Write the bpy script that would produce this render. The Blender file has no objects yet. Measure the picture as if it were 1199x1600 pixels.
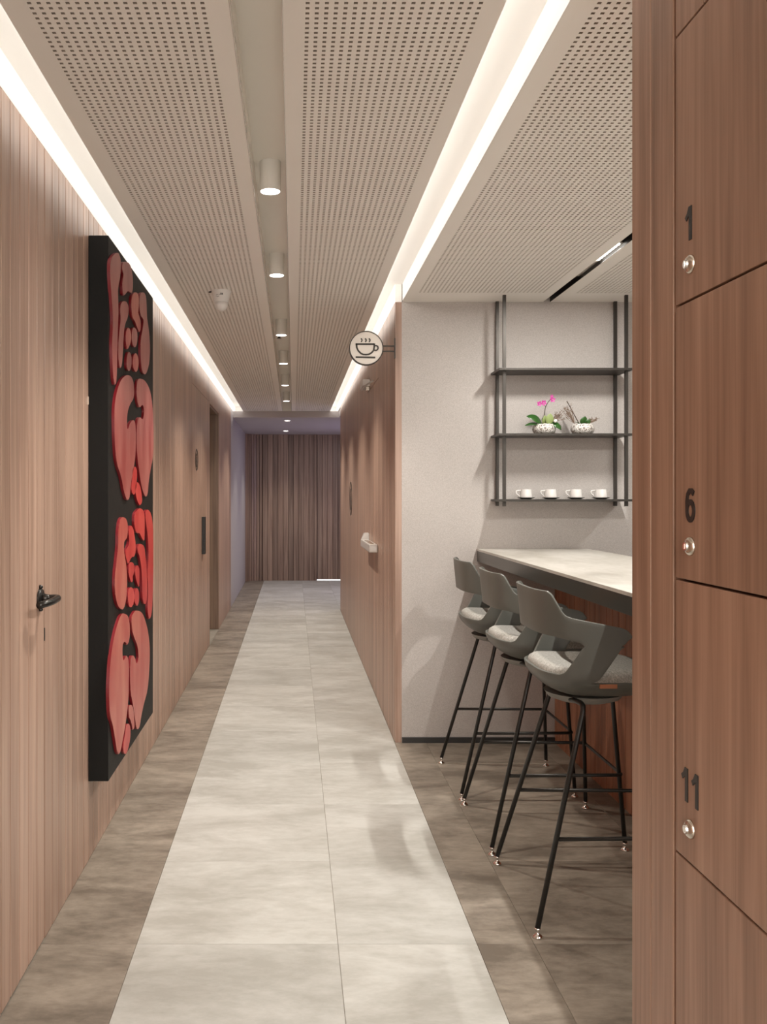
import bpy, bmesh, math, random
from mathutils import Vector, Matrix
random.seed(7)
PI = math.pi
S = bpy.context.scene
COL = S.collection

# ------------------------------------------------------------------ camera, world, exposure
F = 1400.0; VX = 459.0; VY = 775.0; H = 1.36      # focal length in pixels, vanishing point, eye height
cam_d = bpy.data.cameras.new('camera'); cam = bpy.data.objects.new('camera', cam_d); COL.objects.link(cam)
cam.location = (0, 0, H); cam.rotation_euler = (PI / 2, 0, 0)
cam_d.sensor_fit = 'VERTICAL'; cam_d.sensor_height = 36; cam_d.lens = 36 * F / 1600
cam_d.shift_x = (599.5 - VX) / 1600; cam_d.shift_y = (VY - 800) / 1600
cam_d.clip_start = 0.05; cam_d.clip_end = 60
S.camera = cam
S.view_settings.view_transform = 'Standard'; S.view_settings.look = 'None'
S.view_settings.gamma = 1; S.view_settings.use_curve_mapping = False
S.view_settings.exposure = 0.66
w = bpy.data.worlds.new('world'); S.world = w; w.use_nodes = True
w.node_tree.nodes['Background'].inputs[0].default_value = (1, 0.93, 0.85, 1)
w.node_tree.nodes['Background'].inputs[1].default_value = 0.25
S.cycles.max_bounces = 10; S.cycles.diffuse_bounces = 6
S.cycles.sample_clamp_indirect = 6

WARM = (1.0, 0.93, 0.83)
NEUT = (1.0, 0.965, 0.91)
# tuning values for the lamps
P_COVE = 2.8        # W per cove strip metre-run (13.8 m)
P_DOWN = 66.0
P_BAR = 14.0
P_KITCHEN = 30.0
P_FILL = 22.0
P_PURPLE = 8.0

def area_light(name, loc, rot, sx, sy, power, color, parent=None, spread=None):
    d = bpy.data.lights.new(name, 'AREA'); d.shape = 'RECTANGLE'; d.size = sx; d.size_y = sy
    d.energy = power; d.color = color
    if spread: d.spread = spread
    o = bpy.data.objects.new(name, d); COL.objects.link(o); o.location = loc; o.rotation_euler = rot
    if parent: o.parent = parent
    return o
def spot_light(name, loc, power, color, size, blend, radius, rot=(0, 0, 0), parent=None):
    d = bpy.data.lights.new(name, 'SPOT'); d.energy = power; d.color = color
    d.spot_size = size; d.spot_blend = blend; d.shadow_soft_size = radius
    o = bpy.data.objects.new(name, d); COL.objects.link(o); o.location = loc; o.rotation_euler = rot
    if parent: o.parent = parent
    return o
LXL, LXR, YE, YB = -0.766, 0.56, 11.3, -2.6      # left wall, right wall, end of tray ceiling, back of corridor
ZC = 2.43
# hidden strips lying on the panel lips, shining across the slots
area_light('left_cove_light', (-0.600, (YE + YB) / 2 + 0.2, ZC + 0.052), (0, PI / 2 + 0.35, 0), 0.06, YE - YB + 0.5, P_COVE * 3, NEUT)
area_light('right_cove_light', (0.423, (YE + YB) / 2 + 0.2, ZC + 0.052), (0, -PI / 2 - 0.35, 0), 0.06, YE - YB + 0.5, P_COVE * 3, NEUT)
# unseen fill lights added around and behind the camera to brighten hall and bar
area_light('hall_fill_light', (-0.1, -1.3, 2.40), (0, 0, 0), 0.6, 1.8, P_FILL, NEUT)
area_light('bar_room_fill_light', (2.6, 0.3, 2.40), (0, 0, 0), 0.9, 1.6, P_FILL * 1.2, NEUT)
area_light('rear_fill_light', (0.1, YB + 0.05, 1.35), (PI / 2, 0, 0), 1.4, 2.2, 45, NEUT)  # added broad fill from the rear, not a known source
area_light('bar_rear_fill_light', (2.4, YB + 0.05, 1.35), (PI / 2, 0, 0), 1.6, 2.2, 22, NEUT)  # added fill for the bar side, no window known here
area_light('lobby_violet_light', (1.75, 12.6, 1.3), (0, PI / 2, 0), 1.6, 1.6, P_PURPLE, (0.66, 0.56, 1.0))
area_light('lobby_lamp_light', (1.0, 12.6, 2.33), (0, 0, 0), 0.3, 0.3, 9, NEUT)

# ------------------------------------------------------------------ materials
def new_mat(name):
    m = bpy.data.materials.new(name); m.use_nodes = True
    return m, m.node_tree.nodes, m.node_tree.links, m.node_tree.nodes['Principled BSDF']
def plain(name, col, rough=0.5, metal=0.0, emit=None, spec=None, bump=None, coat=0):
    m, n, l, b = new_mat(name)
    b.inputs['Base Color'].default_value = (*col, 1); b.inputs['Roughness'].default_value = rough
    b.inputs['Metallic'].default_value = metal
    if spec is not None: b.inputs['Specular IOR Level'].default_value = spec
    if coat: b.inputs['Coat Weight'].default_value = coat
    if emit:
        b.inputs['Emission Color'].default_value = (*emit[0], 1); b.inputs['Emission Strength'].default_value = emit[1]
    # slight procedural unevenness
    tc = n.new('ShaderNodeTexCoord'); no = n.new('ShaderNodeTexNoise'); bp = n.new('ShaderNodeBump')
    no.inputs['Scale'].default_value = (bump or (60, 0.02))[0]; bp.inputs['Strength'].default_value = (bump or (60, 0.02))[1]
    bp.inputs['Distance'].default_value = 0.002
    l.new(tc.outputs['Object'], no.inputs['Vector']); l.new(no.outputs['Fac'], bp.inputs['Height']); l.new(bp.outputs['Normal'], b.inputs['Normal'])
    return m
def random_coords(n, l, scale, amount=37.0, rot=None):
    tc = n.new('ShaderNodeTexCoord'); oi = n.new('ShaderNodeObjectInfo'); mp = n.new('ShaderNodeMapping')
    mul = n.new('ShaderNodeMath'); mul.operation = 'MULTIPLY'; mul.inputs[1].default_value = amount
    cb = n.new('ShaderNodeCombineXYZ'); l.new(oi.outputs['Random'], mul.inputs[0])
    for i in range(3): l.new(mul.outputs[0], cb.inputs[i])
    ad = n.new('ShaderNodeVectorMath'); ad.operation = 'ADD'
    l.new(tc.outputs['Object'], mp.inputs['Vector']); mp.inputs['Scale'].default_value = scale
    l.new(mp.outputs[0], ad.inputs[0]); l.new(cb.outputs[0], ad.inputs[1])
    return ad.outputs[0], oi.outputs['Random']
def wood(name, dark, mid, light, rough=0.42, vary=0.22, coarse=(14, 14, 0.55)):
    m, n, l, b = new_mat(name)
    co, rnd = random_coords(n, l, coarse)
    n1 = n.new('ShaderNodeTexNoise'); n1.inputs['Scale'].default_value = 1.6; n1.inputs['Detail'].default_value = 4; n1.inputs['Distortion'].default_value = 0.6
    l.new(co, n1.inputs['Vector'])
    sc = n.new('ShaderNodeVectorMath'); sc.operation = 'MULTIPLY'; sc.inputs[1].default_value = (9, 9, 3)
    l.new(co, sc.inputs[0])
    n2 = n.new('ShaderNodeTexNoise'); n2.inputs['Scale'].default_value = 1.5; n2.inputs['Detail'].default_value = 3
    l.new(sc.outputs[0], n2.inputs['Vector'])
    mix = n.new('ShaderNodeMix'); mix.data_type = 'FLOAT'; mix.inputs[0].default_value = 0.35
    l.new(n1.outputs['Fac'], mix.inputs[2]); l.new(n2.outputs['Fac'], mix.inputs[3])
    cr = n.new('ShaderNodeValToRGB'); e = cr.color_ramp.elements
    e[0].position = 0.34; e[0].color = (*dark, 1); e[1].position = 0.68; e[1].color = (*light, 1)
    k = cr.color_ramp.elements.new(0.5); k.color = (*mid, 1)
    l.new(mix.outputs[0], cr.inputs[0])
    hsv = n.new('ShaderNodeHueSaturation'); mr = n.new('ShaderNodeMapRange')
    mr.inputs['To Min'].default_value = 1 - vary; mr.inputs['To Max'].default_value = 1 + vary
    l.new(rnd, mr.inputs['Value']); l.new(mr.outputs[0], hsv.inputs['Value']); l.new(cr.outputs[0], hsv.inputs['Color'])
    l.new(hsv.outputs[0], b.inputs['Base Color'])
    b.inputs['Roughness'].default_value = rough
    bp = n.new('ShaderNodeBump'); bp.inputs['Strength'].default_value = 0.08; bp.inputs['Distance'].default_value = 0.002
    l.new(n2.outputs['Fac'], bp.inputs['Height']); l.new(bp.outputs[0], b.inputs['Normal'])
    return m
def stone(name, dark, light, rough, scale=(1.6, 3.4, 1), vary=0.05):
    m, n, l, b = new_mat(name)
    co, rnd = random_coords(n, l, scale, 51.0)
    n1 = n.new('ShaderNodeTexNoise'); n1.inputs['Scale'].default_value = 1.5; n1.inputs['Detail'].default_value = 8; n1.inputs['Roughness'].default_value = 0.62; n1.inputs['Distortion'].default_value = 0.5
    n2 = n.new('ShaderNodeTexNoise'); n2.inputs['Scale'].default_value = 9; n2.inputs['Detail'].default_value = 8; n2.inputs['Roughness'].default_value = 0.7
    l.new(co, n1.inputs['Vector']); l.new(co, n2.inputs['Vector'])
    mix = n.new('ShaderNodeMix'); mix.data_type = 'FLOAT'; mix.inputs[0].default_value = 0.34
    l.new(n1.outputs['Fac'], mix.inputs[2]); l.new(n2.outputs['Fac'], mix.inputs[3])
    cr = n.new('ShaderNodeValToRGB'); e = cr.color_ramp.elements
    e[0].position = 0.40; e[0].color = (*dark, 1); e[1].position = 0.61; e[1].color = (*light, 1)
    l.new(mix.outputs[0], cr.inputs[0])
    hsv = n.new('ShaderNodeHueSaturation'); mr = n.new('ShaderNodeMapRange')
    mr.inputs['To Min'].default_value = 1 - vary; mr.inputs['To Max'].default_value = 1 + vary
    l.new(rnd, mr.inputs['Value']); l.new(mr.outputs[0], hsv.inputs['Value']); l.new(cr.outputs[0], hsv.inputs['Color'])
    l.new(hsv.outputs[0], b.inputs['Base Color'])
    r2 = n.new('ShaderNodeMapRange'); r2.inputs['To Min'].default_value = rough - 0.08; r2.inputs['To Max'].default_value = rough + 0.1
    l.new(n1.outputs['Fac'], r2.inputs['Value']); l.new(r2.outputs[0], b.inputs['Roughness'])
    return m
def weave(name, a, bcol, scale=420, rough=0.85):
    m, n, l, b = new_mat(name)
    tc = n.new('ShaderNodeTexCoord'); n1 = n.new('ShaderNodeTexNoise'); n1.inputs['Scale'].default_value = scale; n1.inputs['Detail'].default_value = 2
    n2 = n.new('ShaderNodeTexNoise'); n2.inputs['Scale'].default_value = 2.0
    l.new(tc.outputs['Object'], n1.inputs['Vector']); l.new(tc.outputs['Object'], n2.inputs['Vector'])
    mix = n.new('ShaderNodeMix'); mix.data_type = 'FLOAT'; mix.inputs[0].default_value = 0.25
    l.new(n1.outputs['Fac'], mix.inputs[2]); l.new(n2.outputs['Fac'], mix.inputs[3])
    cr = n.new('ShaderNodeValToRGB'); e = cr.color_ramp.elements
    e[0].position = 0.35; e[0].color = (*a, 1); e[1].position = 0.65; e[1].color = (*bcol, 1)
    l.new(mix.outputs[0], cr.inputs[0]); l.new(cr.outputs[0], b.inputs['Base Color'])
    b.inputs['Roughness'].default_value = rough
    bp = n.new('ShaderNodeBump'); bp.inputs['Strength'].default_value = 0.25; bp.inputs['Distance'].default_value = 0.001
    l.new(n1.outputs['Fac'], bp.inputs['Height']); l.new(bp.outputs[0], b.inputs['Normal'])
    return m
M = {}
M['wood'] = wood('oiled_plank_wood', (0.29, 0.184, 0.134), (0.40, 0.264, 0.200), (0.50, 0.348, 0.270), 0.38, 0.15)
M['locker_wood'] = wood('locker_wood', (0.24, 0.138, 0.09), (0.36, 0.217, 0.148), (0.47, 0.30, 0.21), 0.45, 0.04, (9, 9, 0.6))
M['slat_wood'] = wood('bar_slat_wood', (0.20, 0.075, 0.038), (0.28, 0.115, 0.06), (0.36, 0.16, 0.09), 0.45, 0.16)
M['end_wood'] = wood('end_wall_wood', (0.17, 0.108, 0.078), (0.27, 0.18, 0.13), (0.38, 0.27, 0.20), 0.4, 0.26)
M['groove'] = plain('dark_groove', (0.05, 0.025, 0.015), 0.8)
M['light_tile'] = stone('pale_concrete_tile', (0.36, 0.35, 0.318), (0.50, 0.495, 0.465), 0.42)
M['dark_tile'] = stone('taupe_concrete_tile', (0.140, 0.115, 0.090), (0.31, 0.265, 0.215), 0.45, vary=0.06)
M['grout'] = plain('grout', (0.26, 0.23, 0.19), 0.9)
M['ceiling'] = plain('cream_ceiling_paint', (0.90, 0.885, 0.835), 0.55)
M['cove'] = plain('white_cove_paint', (0.86, 0.84, 0.81), 0.6)
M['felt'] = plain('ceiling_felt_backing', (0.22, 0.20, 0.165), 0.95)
M['hole_shade'] = plain('shaded_hole_edge', (0.34, 0.30, 0.25), 0.9)  # hole walls toned down: the shade inside is put into the colour
M['channel'] = plain('satin_channel_paint', (0.88, 0.86, 0.80), 0.28)
M['profile'] = plain('satin_edge_profile', (0.72, 0.70, 0.66), 0.2, 0.3)
M['lobby_plaster'] = plain('grey_lobby_plaster', (0.42, 0.39, 0.38), 0.6)
M['lobby_ceiling'] = plain('lobby_ceiling_paint', (0.50, 0.46, 0.46), 0.7)
M['wallpaper'] = weave('greige_linen_wallcovering', (0.42, 0.39, 0.365), (0.55, 0.515, 0.49), 260)
M['black'] = plain('matt_black_metal', (0.014, 0.013, 0.012), 0.4)
M['canvas'] = plain('black_relief_board', (0.006, 0.006, 0.0055), 0.6, spec=0.25, bump=(40, 0.3))
M['baseboard'] = plain('dark_grey_skirting', (0.028, 0.027, 0.026), 0.4)
M['bronze'] = plain('dark_bronze_metal', (0.05, 0.044, 0.038), 0.38, 0.6)
M['gunmetal'] = plain('gunmetal_handle', (0.06, 0.058, 0.055), 0.28, 0.8)
M['chrome'] = plain('chrome', (0.82, 0.80, 0.77), 0.12, 1.0)
M['nickel'] = plain('satin_nickel', (0.66, 0.60, 0.52), 0.25, 1.0)
M['leg'] = plain('black_tube', (0.022, 0.021, 0.019), 0.33, 0.3)
M['shell'] = plain('grey_green_plastic', (0.098, 0.100, 0.088), 0.42)
M['plate'] = plain('light_grey_plastic', (0.20, 0.195, 0.175), 0.5)
M['cushion'] = weave('grey_wool_felt', (0.22, 0.21, 0.19), (0.40, 0.385, 0.35), 180, 0.95)
M['leather'] = plain('tan_leather_tag', (0.33, 0.12, 0.05), 0.6)
M['counter'] = stone('pale_counter_stone', (0.38, 0.355, 0.31), (0.56, 0.535, 0.49), 0.35, (3, 1.2, 1))
M['apron'] = plain('dark_steel_apron', (0.085, 0.075, 0.064), 0.3, 0.7)
M['cup'] = plain('white_china', (0.82, 0.80, 0.77), 0.18, coat=0.4)
M['saucer'] = plain('dark_grey_china', (0.06, 0.055, 0.05), 0.3)
M['plastic'] = plain('white_plastic', (0.78, 0.76, 0.73), 0.35)
M['panic'] = plain('silver_grey_paint', (0.62, 0.60, 0.57), 0.3, 0.25)
M['sign_face'] = plain('ivory_sign_acrylic', (0.82, 0.77, 0.70), 0.35)
M['lamp_white'] = plain('white_lamp_housing', (0.82, 0.80, 0.75), 0.45)
M['lamp_glow'] = plain('lamp_diffuser', (1, 1, 1), 0.5, emit=((1, 0.95, 0.88), 9.0))
M['led'] = plain('led_lens', (0.8, 0.8, 0.8), 0.3, emit=((1, 0.93, 0.84), 2.5))
M['slit'] = plain('lit_room_beyond', (0.9, 0.9, 0.9), 0.5, emit=((0.93, 0.95, 1.0), 2.0))
M['leaf'] = plain('glossy_leaf', (0.035, 0.105, 0.022), 0.3)
M['leaf_pale'] = plain('pale_leaf', (0.26, 0.33, 0.12), 0.45)
M['twig'] = plain('dry_twig', (0.20, 0.135, 0.095), 0.8)
M['stem'] = plain('dark_stem', (0.06, 0.035, 0.02), 0.6)
M['petal'] = plain('magenta_petal', (0.48, 0.04, 0.28), 0.5)
M['petal_heart'] = plain('white_petal_heart', (0.8, 0.55, 0.65), 0.5)
M['moss'] = plain('brown_moss', (0.10, 0.06, 0.035), 0.95, bump=(90, 0.8))
def pot_mat():
    m, n, l, b = new_mat('speckled_white_pot')
    tc = n.new('ShaderNodeTexCoord'); v = n.new('ShaderNodeTexVoronoi'); v.inputs['Scale'].default_value = 150
    l.new(tc.outputs['Object'], v.inputs['Vector'])
    cr = n.new('ShaderNodeValToRGB'); e = cr.color_ramp.elements
    e[0].position = 0.42; e[0].color = (0.80, 0.77, 0.73, 1); e[1].position = 0.75; e[1].color = (0.20, 0.16, 0.13, 1)
    l.new(v.outputs['Distance'], cr.inputs[0]); l.new(cr.outputs[0], b.inputs['Base Color']); b.inputs['Roughness'].default_value = 0.6
    bp = n.new('ShaderNodeBump'); bp.invert = True; bp.inputs['Strength'].default_value = 0.7; bp.inputs['Distance'].default_value = 0.003
    l.new(v.outputs['Distance'], bp.inputs['Height']); l.new(bp.outputs[0], b.inputs['Normal'])
    return m
M['pot'] = pot_mat()
def red_mat(name, a, c):
    m, n, l, b = new_mat(name)
    co, rnd = random_coords(n, l, (4, 4, 1.2), 11)
    n1 = n.new('ShaderNodeTexNoise'); n1.inputs['Scale'].default_value = 2.2; n1.inputs['Detail'].default_value = 6
    l.new(co, n1.inputs['Vector'])
    cr = n.new('ShaderNodeValToRGB'); e = cr.color_ramp.elements
    e[0].position = 0.35; e[0].color = (*a, 1); e[1].position = 0.68; e[1].color = (*c, 1)
    l.new(n1.outputs['Fac'], cr.inputs[0]); l.new(cr.outputs[0], b.inputs['Base Color'])
    b.inputs['Roughness'].default_value = 0.33
    return m
M['red_a'] = red_mat('cove_washed_red_lacquer', (0.27, 0.045, 0.042), (0.40, 0.135, 0.115))  # upper shapes: pale reflection of the cove mixed into the red
M['red_b'] = red_mat('coral_red_lacquer', (0.38, 0.045, 0.04), (0.50, 0.155, 0.11))
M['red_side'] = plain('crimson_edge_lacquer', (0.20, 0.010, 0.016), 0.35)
M['red_c'] = red_mat('bright_red_lacquer', (0.42, 0.020, 0.022), (0.56, 0.06, 0.05))

# ------------------------------------------------------------------ mesh helpers
def link(name, me, mat=None, parent=None, loc=None):
    o = bpy.data.objects.new(name, me); COL.objects.link(o)
    if mat is not None and not me.materials: me.materials.append(mat)
    if parent is not None: o.parent = parent
    if loc is not None: o.location = loc
    return o
def obj(name, bm, mat, parent=None, loc=None, smooth=False):
    bmesh.ops.recalc_face_normals(bm, faces=bm.faces)
    me = bpy.data.meshes.new(name); bm.to_mesh(me); bm.free()
    if smooth:
        for p in me.polygons: p.use_smooth = True
    return link(name, me, mat, parent, loc)
def auto_smooth(o, ang=40):
    me = o.data
    me.set_sharp_from_angle(angle=math.radians(ang)) if hasattr(me, 'set_sharp_from_angle') else None
def BM(): return bmesh.new()
def box(bm, x0, x1, y0, y1, z0, z1, bev=0.0):
    b2 = bmesh.new()
    vs = [b2.verts.new(p) for p in [(x0,y0,z0),(x1,y0,z0),(x1,y1,z0),(x0,y1,z0),(x0,y0,z1),(x1,y0,z1),(x1,y1,z1),(x0,y1,z1)]]
    for f in [(0,3,2,1),(4,5,6,7),(0,1,5,4),(1,2,6,5),(2,3,7,6),(3,0,4,7)]: b2.faces.new([vs[i] for i in f])
    if bev > 0: bmesh.ops.bevel(b2, geom=list(b2.edges), offset=bev, segments=2, profile=0.7, affect='EDGES')
    me = bpy.data.meshes.new('t'); b2.to_mesh(me); b2.free(); bm.from_mesh(me); bpy.data.meshes.remove(me)
def bx(name, mat, parent, x0, x1, y0, y1, z0, z1, bev=0.0):
    bm = BM(); box(bm, x0, x1, y0, y1, z0, z1, bev); return obj(name, bm, mat, parent)
def tube(bm, pts, r, seg=12, cap=True, rs=None):
    pts = [Vector(p) for p in pts]; n = len(pts); rings = []
    prev = None
    for i, p in enumerate(pts):
        t = (pts[min(i+1, n-1)] - pts[max(i-1, 0)]).normalized()
        if prev is None:
            a = Vector((0, 0, 1)) if abs(t.z) < 0.9 else Vector((1, 0, 0))
            u = t.cross(a).normalized()
        else:
            u = (prev - t * prev.dot(t)).normalized()
        prev = u; v = t.cross(u)
        rr = rs[i] if rs else r
        rings.append([bm.verts.new(p + (u * math.cos(2*PI*k/seg) + v * math.sin(2*PI*k/seg)) * rr) for k in range(seg)])
    for i in range(n - 1):
        for k in range(seg):
            bm.faces.new([rings[i][k], rings[i][(k+1) % seg], rings[i+1][(k+1) % seg], rings[i+1][k]])
    if cap:
        bm.faces.new(list(reversed(rings[0]))); bm.faces.new(rings[-1])
def lathe(bm, prof, seg=32, c=(0, 0, 0), axis='Z'):
    closed = prof[0] == prof[-1]
    rings = []
    for r, z in prof:
        ring = []
        for k in range(seg):
            a = 2*PI*k/seg; p = (r*math.cos(a), r*math.sin(a), z)
            if axis == 'X': p = (p[2], p[0], p[1])
            if axis == 'Y': p = (p[0], p[2], p[1])
            ring.append(bm.verts.new((c[0]+p[0], c[1]+p[1], c[2]+p[2])))
        rings.append(ring)
    for i in range(len(rings)-1):
        for k in range(seg):
            bm.faces.new([rings[i][k], rings[i][(k+1) % seg], rings[i+1][(k+1) % seg], rings[i+1][k]])
    if prof[0][0] > 1e-6 and not closed: bm.faces.new(list(reversed(rings[0])))
    if prof[-1][0] > 1e-6 and not closed: bm.faces.new(rings[-1])
    bmesh.ops.remove_doubles(bm, verts=bm.verts, dist=1e-6)
def fillet(pts, r, seg=5):
    pts = [Vector(p) for p in pts]; out = [pts[0]]
    for i in range(1, len(pts)-1):
        a, b, c = pts[i-1], pts[i], pts[i+1]
        d1 = (a-b); d2 = (c-b); q = min(r, d1.length*0.49, d2.length*0.49)
        p0 = b + d1.normalized()*q; p2 = b + d2.normalized()*q
        for k in range(seg+1):
            t = k/seg; out.append(p0*(1-t)**2 + b*2*t*(1-t) + p2*t*t)
    out.append(pts[-1]); return out
def ribbon(bm, pts, wd, dep, to3, closed=False):
    """flat stroke of width wd through 2D pts, extruded dep; to3(u,v,d) -> 3D"""
    P = [Vector(p) for p in pts]; n = len(P); L = []
    for i in range(n):
        a = P[(i-1) % n] if (closed or i > 0) else P[i]; c = P[(i+1) % n] if (closed or i < n-1) else P[i]
        t = (c - a).normalized(); nn = Vector((-t.y, t.x)) * wd/2
        L.append([bm.verts.new(to3(*(P[i]+nn), 0)), bm.verts.new(to3(*(P[i]-nn), 0)), bm.verts.new(to3(*(P[i]-nn), dep)), bm.verts.new(to3(*(P[i]+nn), dep))])
    m = n if closed else n-1
    for i in range(m):
        A, B = L[i], L[(i+1) % n]
        for k in range(4): bm.faces.new([A[k], A[(k+1) % 4], B[(k+1) % 4], B[k]])
    if not closed:
        bm.faces.new(L[0]); bm.faces.new(list(reversed(L[-1])))
def arc(cx, cy, rx, ry, a0, a1, n=16):
    return [(cx + rx*math.cos(math.radians(a0+(a1-a0)*i/n)), cy + ry*math.sin(math.radians(a0+(a1-a0)*i/n))) for i in range(n+1)]
def empty(name, loc=(0, 0, 0), rz=0):
    o = bpy.data.objects.new(name, None); COL.objects.link(o); o.location = loc; o.rotation_euler = (0, 0, rz); o.empty_display_size = 0.1
    return o
def thing(o, label, cat, group=None):
    o['label'] = label; o['category'] = cat
    if group: o['group'] = group
    return o
def structure(o): o['kind'] = 'structure'; return o
def copy_tree(o, parent=None):
    c = o.copy(); COL.objects.link(c)
    if parent: c.parent = parent
    for ch in list(o.children): copy_tree(ch, c)
    return c
def catmull(pts, k=5):
    n = len(pts); out = []
    for i in range(n):
        p0, p1, p2, p3 = (Vector(pts[(i+j) % n]) for j in (-1, 0, 1, 2))
        for s in range(k):
            t = s/k
            out.append(0.5*((2*p1) + (p2-p0)*t + (2*p0-5*p1+4*p2-p3)*t*t + (3*p1-p0-3*p2+p3)*t**3))
    return out

# ------------------------------------------------------------------ floor
floor = structure(bx('floor', M['grout'], None, -1.0, 3.4, YB, 14.9, -0.06, -0.0025))
TL = 0.6165; TY0 = 2.72
rows = [TY0 + TL*k for k in range(-9, 20)]
cols_c = [(-0.766, -0.4765, 'dark_tile', 14.6), (-0.4765, 0.1345, 'light_tile', 14.6), (0.1345, 0.557, 'light_tile', 14.6),
          (0.557, 0.73, 'dark_tile', 4.945), (0.73, 1.345, 'dark_tile', 4.945), (1.345, 1.96, 'dark_tile', 4.945), (1.96, 2.575, 'dark_tile', 4.945),
          (2.575, 3.4, 'dark_tile', 4.945)]
tile_cache = {}
def tile(x0, x1, y0, y1, mat):
    g = 0.0007; key = (round(x1-x0, 3), round(y1-y0, 3), mat)
    if key not in tile_cache:
        bm = BM(); a = (x1-x0)/2-g; b = (y1-y0)/2-g; c = 0.0006
        lo = [bm.verts.new(p) for p in [(-a,-b,-0.0025),(a,-b,-0.0025),(a,b,-0.0025),(-a,b,-0.0025)]]
        hi = [bm.verts.new(p) for p in [(-a,-b,-c),(a,-b,-c),(a,b,-c),(-a,b,-c)]]
        tp = [bm.verts.new(p) for p in [(-a+c,-b+c,0),(a-c,-b+c,0),(a-c,b-c,0),(-a+c,b-c,0)]]
        for k in range(4):
            bm.faces.new([lo[k], lo[(k+1)%4], hi[(k+1)%4], hi[k]]); bm.faces.new([hi[k], hi[(k+1)%4], tp[(k+1)%4], tp[k]])
        bm.faces.new(tp); me = bpy.data.meshes.new('tile'); bm.to_mesh(me); bm.free(); me.materials.append(M[mat]); tile_cache[key] = me
    link('tile', tile_cache[key], None, floor, ((x0+x1)/2, (y0+y1)/2, 0))
for x0, x1, mt, ymax in cols_c:
    for y in rows:
        a, b = max(y, YB), min(y + TL, ymax)
        if b - a > 0.02: tile(x0, x1, a, b, mt)
for y in rows:                                   # lobby tiles beyond the corridor corner
    a, b = max(y, 10.78), min(y+TL, 14.6)
    if b - a > 0.02:
        tile(0.557, 1.172, a, b, 'light_tile'); tile(1.172, 1.9, a, b, 'light_tile')

# ------------------------------------------------------------------ planked walls
plank_mesh = {}
def plank(parent, face_x, side, y0, wd, z0, z1, mat='wood', thick=0.012, axis='X'):
    """a board standing on the wall plane; side=+1: visible face looks to +X, -1 to -X; axis 'Y': looks to -Y"""
    key = (round(wd, 3), round(z1-z0, 3), side, mat, axis)
    if key not in plank_mesh:
        h = z1-z0; a = wd/2 - 0.0020; c = 0.0026
        prof = [(-a, -thick), (-a, -c), (-a+c, 0), (a-c, 0), (a, -c), (a, -thick)]
        bm = BM(); lo = []; hi = []
        for (u, v) in prof:
            p = (v*side, u) if axis == 'X' else (u, -v)
            lo.append(bm.verts.new((p[0], p[1], 0))); hi.append(bm.verts.new((p[0], p[1], h)))
        for k in range(5): bm.faces.new([lo[k], lo[k+1], hi[k+1], hi[k]])
        bm.faces.new(lo); bm.faces.new(hi)
        bmesh.ops.recalc_face_normals(bm, faces=bm.faces)
        me = bpy.data.meshes.new('plank'); bm.to_mesh(me); bm.free(); me.materials.append(M[mat]); plank_mesh[key] = me
    loc = (face_x, y0 + wd/2, z0) if axis == 'X' else (y0 + wd/2, face_x, z0)
    return link('plank', plank_mesh[key], None, parent, loc)
WD = [0.079, 0.083, 0.087]
def run(y0, y1):
    n = max(1, round((y1-y0)/0.083)); w_ = [random.choice(WD) for _ in range(n)]; s = (y1-y0)/sum(w_)
    w_ = [round(q*s, 3) for q in w_]; w_[-1] = (y1-y0) - sum(w_[:-1]); y = y0; out = []
    for q in w_: out.append((y, q)); y += q
    return out
T = 0.012
wall_left = structure(bx('wall_left', M['groove'], None, LXL-T-0.12, LXL-T, YB, 8.16, 0, ZC+0.1))
bx('wall_core', M['groove'], wall_left, LXL-T-0.12, LXL-T, 8.16, 9.18, 2.21, ZC+0.1)
bx('wall_core', M['groove'], wall_left, LXL-T-0.12, LXL-T, 9.18, 14.6, 0, ZC+0.1)
door_1 = structure(bx('door_1', M['groove'], None, LXL-T, LXL-T+0.0005, 1.86, 2.752, 0.004, ZC-0.002))
door_2 = structure(bx('door_2', M['groove'], None, LXL-T, LXL-T+0.0005, 6.78, 8.10, 0.004, 2.21))
for y, q in run(YB, -0.1)[:]: pass
bx('plain_panel', M['wood'], wall_left, LXL-T, LXL, YB, 0.9, 0, ZC)
for y, q in run(0.9, 1.857): plank(wall_left, LXL, 1, y, q, 0, ZC)
for y, q in run(1.861, 2.752): plank(door_1, LXL, 1, y, q, 0.004, ZC)
for y, q in run(2.757, 6.775): plank(wall_left, LXL, 1, y, q, 0, ZC)
for y, q in run(6.78, 8.105):
    plank(door_2, LXL, 1, y, q, 0.004, 2.212); plank(wall_left, LXL, 1, y, q, 2.216, ZC)
for y, q in run(8.11, 8.18): plank(wall_left, LXL, 1, y, q, 0, ZC)
for y, q in run(8.18, 9.16): plank(wall_left, LXL, 1, y, q, 2.205, ZC)
for y, q in run(9.16, 10.94): plank(wall_left, LXL, 1, y, q, 0, ZC)
bx('plaster_panel', M['lobby_plaster'], wall_left, LXL-T, LXL, 10.94, 14.6, 0, ZC)
# recessed doorway
door_3 = structure(bx('door_3', M['end_wood'], None, LXL-0.32, LXL-0.28, 8.18, 9.16, 0, 2.21))
bx('jamb', M['end_wood'], door_3, LXL-0.28, LXL-0.001, 9.16, 9.18, 0, 2.205)
bx('jamb', M['end_wood'], door_3, LXL-0.28, LXL-T-0.001, 8.16, 8.179, 0, 2.205)
bx('lintel', M['end_wood'], door_3, LXL-0.28, LXL-0.013, 8.18, 9.16, 2.19, 2.206)
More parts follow.
